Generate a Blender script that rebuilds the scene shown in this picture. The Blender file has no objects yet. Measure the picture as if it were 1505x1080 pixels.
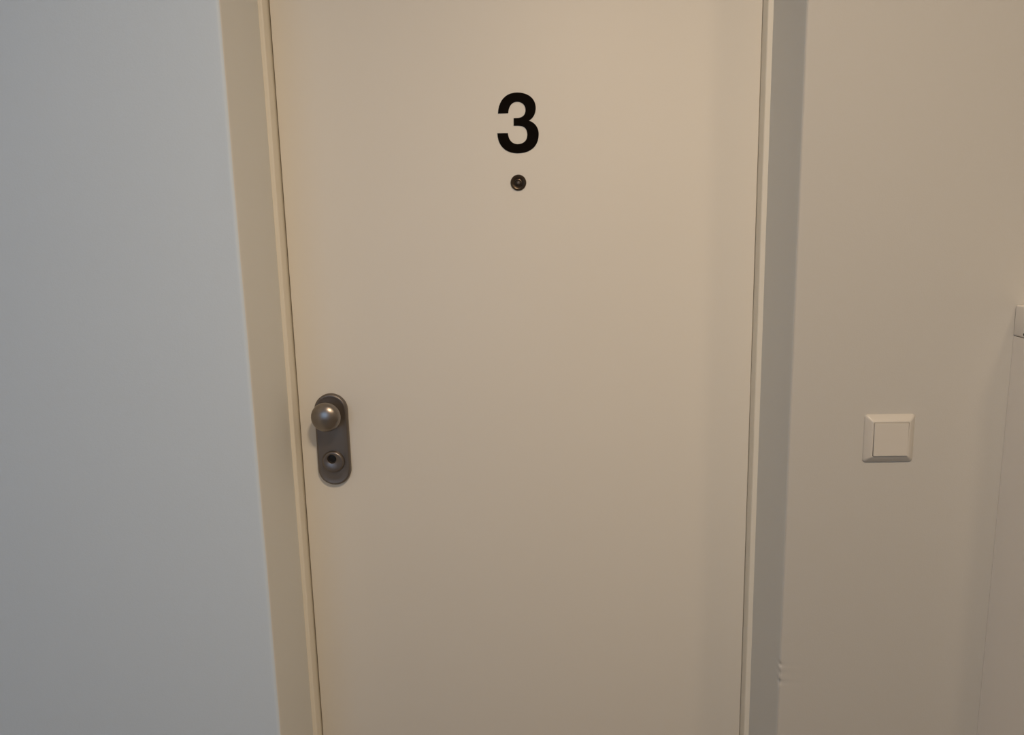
import bpy, bmesh, math, random
from mathutils import Vector, Matrix, noise

C = bpy.context.scene.collection
S = bpy.context.scene
rnd = random.Random(3)
CZ = 1.42                                    # eye height

# ------------------------------------------------------------------ camera
cam = bpy.data.cameras.new('camera')
camo = bpy.data.objects.new('camera', cam); C.objects.link(camo)
cam.sensor_width = 36.0; cam.sensor_fit = 'HORIZONTAL'
cam.lens = 36.0 * 1150 / 1505
cam.clip_start = 0.02
rt = Vector((0.99900979, 0.03803881, -0.02307575))
dn = Vector((-0.01588647, -0.17948309, -0.98363278))
fw = Vector((-0.04155792, 0.98302537, -0.17870106))
M4 = Matrix(((rt.x, -dn.x, -fw.x, 0.0), (rt.y, -dn.y, -fw.y, -1.484), (rt.z, -dn.z, -fw.z, CZ), (0, 0, 0, 1)))
camo.matrix_world = M4
S.camera = camo

# ------------------------------------------------------------------ light and exposure
S.view_settings.view_transform = 'Standard'
S.view_settings.look = 'None'
S.view_settings.gamma = 1.0
S.view_settings.use_curve_mapping = False
S.view_settings.exposure = 0.0
LAMP_XYZ = (0.26, -1.46, 2.52)
LAMP_W, LAMP_COL = 23.5, (1.0, 0.77, 0.54)
DAY_W, DAY_COL = 5.0, (0.38, 0.60, 1.0)

w = bpy.data.worlds.new('World'); S.world = w; w.use_nodes = True
w.node_tree.nodes['Background'].inputs[0].default_value = (0.55, 0.75, 1.0, 1)
w.node_tree.nodes['Background'].inputs[1].default_value = 1.0

def area(name, loc, direction, size, energy, col, shape='RECTANGLE', size_y=None):
    l = bpy.data.lights.new(name, 'AREA'); l.shape = shape; l.size = size
    if size_y: l.size_y = size_y
    l.energy = energy; l.color = col
    o = bpy.data.objects.new(name, l); C.objects.link(o)
    o.location = loc; o.rotation_euler = Vector(direction).to_track_quat('-Z', 'Y').to_euler()
    return o
YBACK = -3.10
area('added_lamp_light', (1.05, -1.60, 2.465), (0, 0, -1), 0.22, LAMP_W * 0.2, LAMP_COL, 'DISK')  # weak added light, casts the soft shadow left of the cabinet
area('lamp_light', (LAMP_XYZ[0], LAMP_XYZ[1], LAMP_XYZ[2] - 0.055), (0, 0, -1), 0.22, LAMP_W, LAMP_COL, 'DISK')
area('daylight', (-1.00, YBACK - .06, 1.55), (0, 1, 0), 1.6, DAY_W, DAY_COL, 'RECTANGLE', 1.3)

# ------------------------------------------------------------------ helpers
def tag(o, label=None, cat=None, kind=None, group=None):
    if label: o['label'] = label
    if cat: o['category'] = cat
    if kind: o['kind'] = kind
    if group: o['group'] = group
    return o

def empty(name, loc, **k):
    o = bpy.data.objects.new(name, None); C.objects.link(o); o.location = loc
    o.empty_display_size = 0.05
    return tag(o, **k)

def link(name, bm, mat, parent=None, smooth=False, off=None):
    """bm in world coordinates; moved to the parent's frame."""
    if parent is not None:
        p = Vector((0, 0, 0)); q = parent
        while q is not None:
            p += Vector(q.location); q = q.parent
        bmesh.ops.translate(bm, verts=bm.verts, vec=-p)
    bmesh.ops.recalc_face_normals(bm, faces=bm.faces)
    me = bpy.data.meshes.new(name); bm.to_mesh(me); bm.free()
    for m in (mat if isinstance(mat, (list, tuple)) else [mat]): me.materials.append(m)
    if smooth:
        for f in me.polygons: f.use_smooth = True
        me.set_sharp_from_angle(angle=math.radians(38))
    o = bpy.data.objects.new(name, me); C.objects.link(o); o.parent = parent
    return o

def add_box(bm, a, b, bev=0.0, seg=2):
    r = bmesh.ops.create_cube(bm, size=1.0)
    c = [(a[i] + b[i]) / 2 for i in range(3)]; s = [abs(b[i] - a[i]) for i in range(3)]
    for v in r['verts']:
        v.co = Vector((c[0] + v.co.x * s[0], c[1] + v.co.y * s[1], c[2] + v.co.z * s[2]))
    if bev:
        es = {e for v in r['verts'] for e in v.link_edges}
        bmesh.ops.bevel(bm, geom=list(es), offset=bev, segments=seg, affect='EDGES', profile=0.5)
    return bm

def box(a, b, bev=0.0, seg=2):
    return add_box(bmesh.new(), a, b, bev, seg)

def rings(bm, loops, cap_start=True, cap_end=True):
    """loops: lists of equally many points; skins between them."""
    vs = [[bm.verts.new(p) for p in lp] for lp in loops]
    n = len(vs[0])
    for a, b in zip(vs, vs[1:]):
        for i in range(n):
            bm.faces.new((a[i], a[(i + 1) % n], b[(i + 1) % n], b[i]))
    if cap_start: bm.faces.new(vs[0])
    if cap_end: bm.faces.new(vs[-1])
    return vs

def lathe_y(cx, cz, prof, n=48, caps=(True, True)):
    """prof: (radius, y) pairs, axis along y"""
    bm = bmesh.new()
    loops = [[(cx + r * math.cos(2 * math.pi * i / n), y, cz + r * math.sin(2 * math.pi * i / n)) for i in range(n)] for r, y in prof]
    rings(bm, loops, *caps)
    return bm

# ------------------------------------------------------------------ materials
def mat(name, col, rough=0.5, metal=0.0, spec=0.5, var=0.0, vscale=6.0, bump=0.0, bscale=300.0, bump2=0.0, b2scale=8.0, coat=0.0):
    m = bpy.data.materials.new(name); m.use_nodes = True
    nt = m.node_tree; N = nt.nodes; L = nt.links; p = N['Principled BSDF']
    p.inputs['Base Color'].default_value = (*col, 1); p.inputs['Roughness'].default_value = rough
    p.inputs['Metallic'].default_value = metal; p.inputs['Specular IOR Level'].default_value = spec
    p.inputs['Coat Weight'].default_value = coat
    tc = N.new('ShaderNodeTexCoord')
    if var:
        t = N.new('ShaderNodeTexNoise'); t.inputs['Scale'].default_value = vscale; t.inputs['Detail'].default_value = 4
        L.new(tc.outputs['Object'], t.inputs['Vector'])
        mx = N.new('ShaderNodeMix'); mx.data_type = 'RGBA'
        mx.inputs[6].default_value = (*[c * (1 - var) for c in col], 1)
        mx.inputs[7].default_value = (*[min(1, c * (1 + var)) for c in col], 1)
        L.new(t.outputs['Fac'], mx.inputs[0]); L.new(mx.outputs[2], p.inputs['Base Color'])
    prev = None
    for st, sc, dist in ((bump, bscale, 0.0004), (bump2, b2scale, 0.003)):
        if st:
            t = N.new('ShaderNodeTexNoise'); t.inputs['Scale'].default_value = sc; t.inputs['Detail'].default_value = 3
            L.new(tc.outputs['Object'], t.inputs['Vector'])
            b = N.new('ShaderNodeBump'); b.inputs['Strength'].default_value = st; b.inputs['Distance'].default_value = dist
            L.new(t.outputs['Fac'], b.inputs['Height'])
            if prev: L.new(prev.outputs[0], b.inputs['Normal'])
            prev = b
    if prev: L.new(prev.outputs[0], p.inputs['Normal'])
    return m

def emis(name, col, s):
    m = bpy.data.materials.new(name); m.use_nodes = True
    p = m.node_tree.nodes['Principled BSDF']
    p.inputs['Base Color'].default_value = (0.8, 0.8, 0.8, 1)
    p.inputs['Emission Color'].default_value = (*col, 1); p.inputs['Emission Strength'].default_value = s
    return m

def glass_mat(name):
    m = bpy.data.materials.new(name); m.use_nodes = True
    nt = m.node_tree; N = nt.nodes; L = nt.links; N.clear()
    o = N.new('ShaderNodeOutputMaterial'); mx = N.new('ShaderNodeMixShader')
    t = N.new('ShaderNodeBsdfTransparent'); g = N.new('ShaderNodeBsdfGlossy'); g.inputs['Roughness'].default_value = 0.02
    fr = N.new('ShaderNodeFresnel'); fr.inputs['IOR'].default_value = 1.3
    L.new(fr.outputs[0], mx.inputs[0]); L.new(t.outputs[0], mx.inputs[1]); L.new(g.outputs[0], mx.inputs[2])
    L.new(mx.outputs[0], o.inputs['Surface'])
    return m

M_white = mat('white_wall_paint', (0.555, 0.545, 0.51), 0.62, spec=0.3, var=0.012, vscale=3, bump=0.35, bscale=420, bump2=0.10, b2scale=5)
M_grey = mat('cool_grey_wall_paint', (0.675, 0.77, 0.85), 0.62, spec=0.3, var=0.012, vscale=3, bump=0.4, bscale=380, bump2=0.12, b2scale=5)
M_reveal = mat('reveal_paint', (0.74, 0.75, 0.73), 0.6, spec=0.3, var=0.012, vscale=4, bump=0.3, bscale=420, bump2=0.12, b2scale=7)
M_frame = mat('cream_frame_paint', (0.82, 0.78, 0.68), 0.42, spec=0.4, var=0.01, vscale=10, bump2=0.12, b2scale=18)
M_door = mat('cream_door_paint', (0.80, 0.765, 0.685), 0.5, spec=0.35, var=0.012, vscale=3, bump=0.06, bscale=160, bump2=0.05, b2scale=4)
M_black = mat('black_vinyl', (0.005, 0.003, 0.0015), 0.7, spec=0.06)
M_steel = mat('satin_dark_nickel', (0.30, 0.27, 0.245), 0.33, metal=1.0, bump=0.05, bscale=600)
M_plate = mat('satin_nickel_plate', (0.205, 0.18, 0.16), 0.44, metal=0.85, bump=0.08, bscale=700)
M_collar = mat('worn_nickel_collar', (0.21, 0.185, 0.17), 0.36, metal=0.9)
M_bronze = mat('dark_bronze', (0.09, 0.068, 0.05), 0.30, metal=0.85)
M_dark = mat('lock_core_black', (0.012, 0.010, 0.009), 0.4, metal=0.3)
M_lens = mat('peephole_lens', (0.10, 0.08, 0.065), 0.12, spec=0.7, coat=0.6)
M_switch = mat('white_switch_plastic', (0.62, 0.595, 0.545), 0.35, spec=0.45)
M_cab = mat('white_lacquered_panel', (0.82, 0.79, 0.74), 0.45, spec=0.4, var=0.01, vscale=4, bump2=0.05, b2scale=6)
M_ceil = mat('ceiling_paint', (0.8, 0.79, 0.77), 0.8, bump=0.2, bscale=300)
M_floor = mat('grey_linoleum', (0.27, 0.24, 0.205), 0.5, var=0.15, vscale=30, bump=0.1, bscale=200)
M_alu = mat('window_frame_paint', (0.8, 0.8, 0.79), 0.4)
M_glass = glass_mat('window_glass')
M_shadegl = emis('lit_lamp_glass', (1.0, 0.78, 0.52), 1.5)
M_gap = mat('dark_wood_core', (0.18, 0.12, 0.07), 0.8)

# ------------------------------------------------------------------ setting
YW = -0.209                     # plane of the wall around the door recess
XL, XR, YB, ZC = -2.00, 2.10, YBACK, 2.60
RL, RR = -0.4950, 0.4043        # the two sides of the recess
HEAD = 2.085

def st(name, bm, m, smooth=False, label=None, cat=None):
    return tag(link(name, bm, m, None, smooth), label, cat, 'structure')

st('floor', box((XL - .1, YB - .1, -.1), (XR + .1, .25, 0)), M_floor, label='grey linoleum floor of the hallway', cat='floor')
st('ceiling', box((XL - .1, YB - .1, ZC), (XR + .1, .25, ZC + .1)), M_ceil, label='plain white hallway ceiling', cat='ceiling')

def corner_wall(side, chips=()):
    """plastered wall beside the recess with a rounded, slightly uneven arris"""
    bm = bmesh.new()
    xe = RL if side < 0 else RR
    xo = XL if side < 0 else XR
    r = 0.006 if side < 0 else 0.0035
    zs = [i * ZC / 130 for i in range(131)]
    for c in chips:
        zs += [c[0] + d for d in (-.012, -.008, -.005, -.002, .001, .004, .008, .012)]
    zs = sorted(set(round(z, 4) for z in zs))
    loops = []
    for z in zs:
        wv = 0.0009 * noise.noise(Vector((z * 3.1, side, 0))) + 0.0004 * noise.noise(Vector((z * 17, side, 2)))
        lp = [(xo, 0.10, z), (xo, YW, z), (xe + (xo - xe) * .03, YW, z), (xe + (1 if side > 0 else -1) * .009, YW, z)]
        for k in range(7):
            a = k / 6 * math.pi / 2
            dx = r - r * math.sin(a); dy = r - r * math.cos(a)
            dig = 0
            for cz, dep, wd in chips:
                q = abs(z - cz) / wd
                if q < 1: dig = max(dig, dep * (1 - q * q))
            ix = xe + (dx + dig * .7) * (1 if side > 0 else -1) + wv
            iy = YW + dy + dig * .5 + wv * .3
            lp.append((ix, iy, z))
        lp += [(xe, YW + .014, z), (xe, YW + .03, z), (xe, 0.10, z)]
        loops.append(lp)
    rings(bm, loops)
    bmesh.ops.recalc_face_normals(bm, faces=bm.faces)
    for f in bm.faces:
        c = f.calc_center_median()
        if abs(c.x - xe) < 0.0015 and abs(f.normal.x) > .9: f.material_index = 1
    return bm

st('wall_front_left', corner_wall(-1), [M_grey, M_reveal], True,
   'pale grey wall left of the door recess', 'wall')
st('wall_front_right', corner_wall(1, chips=((0.6505, .0018, .005), (0.6165, .0024, .006), (0.634, .0012, .006))), [M_white, M_reveal], True,
   'warm white wall with the light switch, right of the door', 'wall')
st('wall_front_lintel', box((RL, YW, HEAD + .045), (RR, .10, ZC)), M_white, label='white wall piece above the door', cat='wall')
st('wall_behind_door', box((XL, .10, 0), (XR, .20, ZC)), M_gap, label='dark backing wall behind the door', cat='wall')
st('wall_right', box((XR, YB, 0), (XR + .1, .2, ZC)), M_white, label='white side wall of the hallway on the right', cat='wall')
st('wall_left', box((XL - .1, YB - .1, 0), (XL, .2, ZC)), M_white, label='white side wall of the hallway on the left', cat='wall')
WX0, WX1, WZ0, WZ1 = -1.85, -0.15, 0.85, 2.25
bm = bmesh.new()
add_box(bm, (XL, YB - .1, 0), (WX0, YB, ZC)); add_box(bm, (WX1, YB - .1, 0), (XR, YB, ZC))
add_box(bm, (WX0, YB - .1, 0), (WX1, YB, WZ0)); add_box(bm, (WX0, YB - .1, WZ1), (WX1, YB, ZC))
st('wall_back', bm, M_white, label='white hallway wall with a window, facing the door', cat='wall')
win = empty('window_1', ((WX0 + WX1) / 2, YB - .05, WZ0), label='white framed hallway window letting in daylight', cat='window', kind='structure')
bm = bmesh.new()
for a, b in (((WX0, WZ0), (WX0 + .05, WZ1)), ((WX1 - .05, WZ0), (WX1, WZ1)), ((WX0, WZ0), (WX1, WZ0 + .05)), ((WX0, WZ1 - .05), (WX1, WZ1)), ((-1.02, WZ0), (-.98, WZ1))):
    add_box(bm, (a[0], YB - .095, a[1]), (b[0], YB - .065, b[1]), .004, 1)
link('window_frame', bm, M_alu, win)
link('pane', box((WX0 + .05, YB - .084, WZ0 + .05), (-1.02, YB - .079, WZ1 - .05)), M_glass, win)
link('pane', box((-.98, YB - .084, WZ0 + .05), (WX1 - .05, YB - .079, WZ1 - .05)), M_glass, win)

# ------------------------------------------------------------------ door frame (trim) and door leaf
JL, JR = -0.4870, 0.3945        # inner faces of the jambs
fr = empty('trim_1', (-.045, 0, 0), label='cream painted wooden frame around the numbered door', cat='door frame', kind='structure')
def jamb(side):
    bm = bmesh.new()
    xi = JL if side < 0 else JR
    xo = (RL if side < 0 else RR) + side * .03
    s = side
    r = .0028
    prof = [(xo, -.030), ]
    for k in range(5):
        a = k / 4 * math.pi / 2
        prof.append((xi + s * (r - r * math.sin(a)), -.030 + r - r * math.cos(a)))
    prof += [(xi, .041), (xi - s * .015, .041), (xi - s * .015, .09), (xo, .09)]
    n = 60
    loops = []
    for i in range(n + 1):
        z = i / n * HEAD
        wv = .0005 * noise.noise(Vector((z * 4, s * 3, 1))) + .0003 * noise.noise(Vector((z * 14, s * 3, 5)))
        loops.append([(x + (wv if abs(x - xi) < .02 else 0), y + (wv if y < 0 else 0), z) for x, y in prof])
    rings(bm, loops)
    return bm
link('jamb', jamb(-1), M_frame, fr, True)
link('jamb', jamb(1), M_frame, fr, True)
bm = bmesh.new()
add_box(bm, (JL, -.030, HEAD - .04), (JR, .09, HEAD + .04), .002, 2)
link('head', bm, M_frame, fr, True)
link('threshold', box((JL, -.02, 0), (JR, .09, .012), .003, 2), M_gap, fr, True)

LX0, LX1 = -0.4842, 0.3937
door = empty('door_1', (LX1, 0, 0), label='cream flush door numbered three, with peephole and knob', cat='door', kind='structure')
bm = box((LX0, 0, .015), (LX1, .040, HEAD - .043), .0016, 3)
link('door_leaf', bm, M_door, door, True)

# numeral
G = [((-34.47, 200.87),),
((-33.23, 223.39), (-19.6, 237.12), (1.67, 236.5)),
((21.62, 235.92), (34.86, 224.55), (34.58, 208.95)),
((34.4, 198.51), (29.69, 190.9), (21.76, 186.93)),
((33.69, 182.83), (39.41, 173.21), (39.23, 162.69)),
((38.88, 141.55), (23.95, 129.2), (-0.22, 129.84)),
((-23.32, 130.45), (-36.17, 144.62), (-36.48, 166.23)),
((-17.18, 166.13),),
((-16.16, 153.62), (-9.74, 146.46), (0.13, 146.19)),
((11.1, 145.9), (18.03, 152.07), (18.22, 162.2)),
((18.43, 172.74), (12.86, 178.15), (1.93, 178.45)),
((-6.37, 178.68),), ((-6.07, 191.91),), ((1.14, 192.12),),
((9.87, 192.3), (15.64, 196.95), (15.81, 205.73)),
((15.99, 214.69), (9.36, 220.08), (0.66, 220.33)),
((-8.03, 220.58), (-14.73, 213.48), (-15.69, 200.97))]
pts = []
for g in G:
    if len(g) == 1: pts.append(g[0]); continue
    p0 = pts[-1]
    for k in range(1, 11):
        t = k / 10; u = 1 - t
        pts.append(tuple(u**3 * p0[i] + 3*u*u*t * g[0][i] + 3*u*t*t * g[1][i] + t**3 * g[2][i] for i in (0, 1)))
bm = bmesh.new()
fr_v = [bm.verts.new((-.043 + x / 1000, -.0009, CZ + z / 1000)) for x, z in pts]
f = bm.faces.new(fr_v)
ex = bmesh.ops.extrude_face_region(bm, geom=[f])
bmesh.ops.translate(bm, verts=[e for e in ex['geom'] if isinstance(e, bmesh.types.BMVert)], vec=(0, .0008, 0))
bmesh.ops.triangulate(bm, faces=[q for q in bm.faces if len(q.verts) > 4], ngon_method='EAR_CLIP')
o = link('door_number', bm, M_black, door); tag(o, 'black numeral 3 stuck on the door')

# peephole
px, pz = -.0429, CZ + .0772
bm = lathe_y(px, pz, [(.0146, 0.0), (.0146, -.0012), (.0135, -.0030), (.0112, -.0042), (.0098, -.0038), (.0078, -.0022), (.0070, -.0020), (.0066, -.0036), (.0050, -.0042), (.0044, -.0030), (.0043, -.0004)], 48)
pe = link('peephole', bm, M_bronze, door, True); tag(pe, 'small dark metal peephole with a glass lens')
link('lens', lathe_y(px, pz, [(.0043, -.0008), (.0040, -.0018), (.0030, -.0028), (.0015, -.0034), (.0004, -.0035)], 32), M_lens, pe, True)

# long escutcheon with knob and keyed lock
hx = -.4195
ztop, zbot = CZ - .3150, CZ - .5000
def stadium(w2, zt, zb, y, n=20):
    out = []
    for i in range(n + 1):
        a = i / n * math.pi
        out.append((hx + w2 * math.cos(a), y, zt - .0325 + w2 * math.sin(a)))
    for i in range(n + 1):
        a = math.pi + i / n * math.pi
        out.append((hx + w2 * math.cos(a), y, zb + .0325 + w2 * math.sin(a)))
    return out
bm = bmesh.new()
loops = []
for w2, y in ((.0325, 0), (.0325, -.0065), (.0320, -.0082), (.0308, -.0096), (.0292, -.0104), (.0274, -.0102), (.0262, -.0098), (.0180, -.0102), (.0090, -.0105)):
    loops.append(stadium(w2, ztop, zbot, y))
rings(bm, loops)
hd = link('door_handle', bm, M_plate, door, True); tag(hd, 'brown-grey metal lock plate with round knob')
kx, kz = hx - .0002, CZ - .3530
prof = [(.0165, -.009), (.0165, -.0115), (.0135, -.014), (.0118, -.019), (.0120, -.024), (.0150, -.029), (.0205, -.0325), (.0256, -.0362), (.0279, -.0395), (.0285, -.0430), (.0277, -.0468), (.0253, -.0505), (.0215, -.0538), (.0165, -.0566), (.0110, -.0584), (.0055, -.0593), (.0008, -.0596)]
kn = link('knob', lathe_y(kx, kz, prof, 64), M_steel, hd, True); tag(kn, 'round satin metal knob')

# key cylinder collar with eccentric key hole
def circ(cx, cz, r, y, n=48): return [(cx + r * math.cos(2*math.pi*i/n), y, cz + r * math.sin(2*math.pi*i/n)) for i in range(n)]
rx, rz = hx + .0002, CZ - .4505
ex_, ez = hx - .0015, CZ - .4442
bm = bmesh.new()
rings(bm, [circ(rx, rz, .0222, -.009), circ(rx, rz, .0220, -.0135), circ(rx, rz, .0210, -.0160), circ(rx, rz, .0192, -.0175), circ(rx, rz, .0182, -.0177),
           circ(ex_, ez, .0100, -.0172), circ(ex_, ez, .0090, -.0166), circ(ex_, ez, .0084, -.0150), circ(ex_, ez, .0082, -.0095)], True, False)
link('lock_collar', bm, M_collar, hd, True)
bm = lathe_y(ex_, ez, [(.0082, -.0095), (.0080, -.0105), (.0062, -.0110), (.0010, -.0110)], 32)
add_box(bm, (ex_ - .0012, -.0116, ez - .0045), (ex_ + .0012, -.0108, ez + .0045))
o = link('lock_core', bm, M_dark, hd, True); tag(o, 'black key hole')

# ------------------------------------------------------------------ light switch
sx, sz = .5660, CZ - .3600
sw = empty('light_switch', (sx, YW, sz), label='square white light switch on the wall right of the door', cat='light switch')
def rrect(h, r, y, n=6, cx=sx, cz=sz, hz=None):
    hz = hz or h; out = []
    for q, (ax, az) in enumerate(((1, 1), (-1, 1), (-1, -1), (1, -1))):
        for k in range(n + 1):
            a = q * math.pi / 2 + k / n * math.pi / 2
            out.append((cx + ax * (h - r) + r * math.cos(a), y, cz + az * (hz - r) + r * math.sin(a)))
    return out
bm = bmesh.new()
rings(bm, [rrect(.0405, .0050, YW), rrect(.0405, .0050, YW - .0012), rrect(.0398, .0048, YW - .0024), rrect(.0310, .0022, YW - .0092), rrect(.0300, .0018, YW - .0098), rrect(.0283, .0012, YW - .0098), rrect(.0283, .0012, YW - .0040)], True, True)
link('switch_frame', bm, M_switch, sw, True)
bm = bmesh.new()
rings(bm, [rrect(.0276, .0010, YW - .0045), rrect(.0276, .0010, YW - .0112), rrect(.0270, .0010, YW - .0119)], True, True)
for v in bm.verts:                       # rocker tilts a little: pressed in at its top
    if v.co.y < YW - .008: v.co.y += (v.co.z - sz) * .035
link('rocker', bm, M_switch, sw, True)

# ------------------------------------------------------------------ low cabinet in the right corner
bx0, bx1, by0, ct = .7530, 1.35, -.375, CZ - .1430
cb = empty('cabinet', ((bx0 + bx1) / 2, (by0 + YW) / 2, 0), label='shallow white cabinet against the wall at the right edge', cat='cabinet')
link('side_panel', box((bx0, by0 + .02, .0), (bx0 + .018, YW - .0003, ct - .050), .0003, 1), M_cab, cb, True)
link('side_panel', box((bx1 - .018, by0 + .02, .0), (bx1, YW - .0003, ct - .050), .0003, 1), M_cab, cb, True)
link('top_panel', box((bx0 - .0012, by0, ct - .0495), (bx1 + .0022, YW - .0003, ct), .003, 4), M_cab, cb, True)
link('back_panel', box((bx0 + .018, YW - .010, .06), (bx1 - .018, YW - .002, ct - .050)), M_cab, cb)
link('plinth', box((bx0 + .018, by0 + .06, .0), (bx1 - .018, by0 + .075, .06)), M_cab, cb)
xm = (bx0 + bx1) / 2
for a, b, hxk in ((bx0 + .002, xm - .0015, xm - .035), (xm + .0015, bx1 - .002, xm + .035)):
    d = link('cabinet_door', box((a, by0 + .001, .065), (b, by0 + .019, ct - .052), .0015, 2), M_cab, cb, True)
    bm = lathe_y(hxk, .75, [(.006, by0 + .002), (.006, by0 - .012), (.012, by0 - .018), (.012, by0 - .024), (.004, by0 - .027)], 24)
    link('cabinet_knob', bm, M_steel, d, True)
bm = bmesh.new()
n = 16
rings(bm, [[(bx0 - .0018, -.2397 + r * math.cos(2*math.pi*i/n), ct - .0440 + r * math.sin(2*math.pi*i/n)) for i in range(n)] if k else
           [(bx0 - .002, -.2397 + r * math.cos(2*math.pi*i/n), ct - .0440 + r * math.sin(2*math.pi*i/n)) for i in range(n)] for k, r in ((0, .0022), (1, .0018))])
tag(link('screw', bm, M_dark, cb), 'tiny dark screw head')

LAMPS = [(LAMP_XYZ, 'round ceiling lamp with warm frosted glass above the viewer'), ((1.05, -1.60, 2.52), 'added round ceiling lamp further right, for the shadow beside the cabinet')]  # second lamp is an invented fixture, housing the added shadow-casting light
# ------------------------------------------------------------------ ceiling lamp (above the camera, out of view) and the added one
def lathe_z(lx, ly, prof, n=48):
    bm = bmesh.new()
    rings(bm, [[(lx + r * math.cos(2*math.pi*i/n), ly + r * math.sin(2*math.pi*i/n), z) for i in range(n)] for r, z in prof])
    return bm
for (lx, ly, lz), lab in LAMPS:
    lp = empty('ceiling_lamp', (lx, ly, ZC), label=lab, cat='lamp', group='hallway ceiling lamps')
    link('lamp_base', lathe_z(lx, ly, [(.15, ZC), (.15, ZC - .02), (.14, ZC - .03)]), M_alu, lp, True)
    link('lamp_shade', lathe_z(lx, ly, [(.14, ZC - .03), (.145, ZC - .05), (.135, ZC - .085), (.115, ZC - .105), (.08, ZC - .118), (.02, ZC - .124)]), M_shadegl, lp, True)
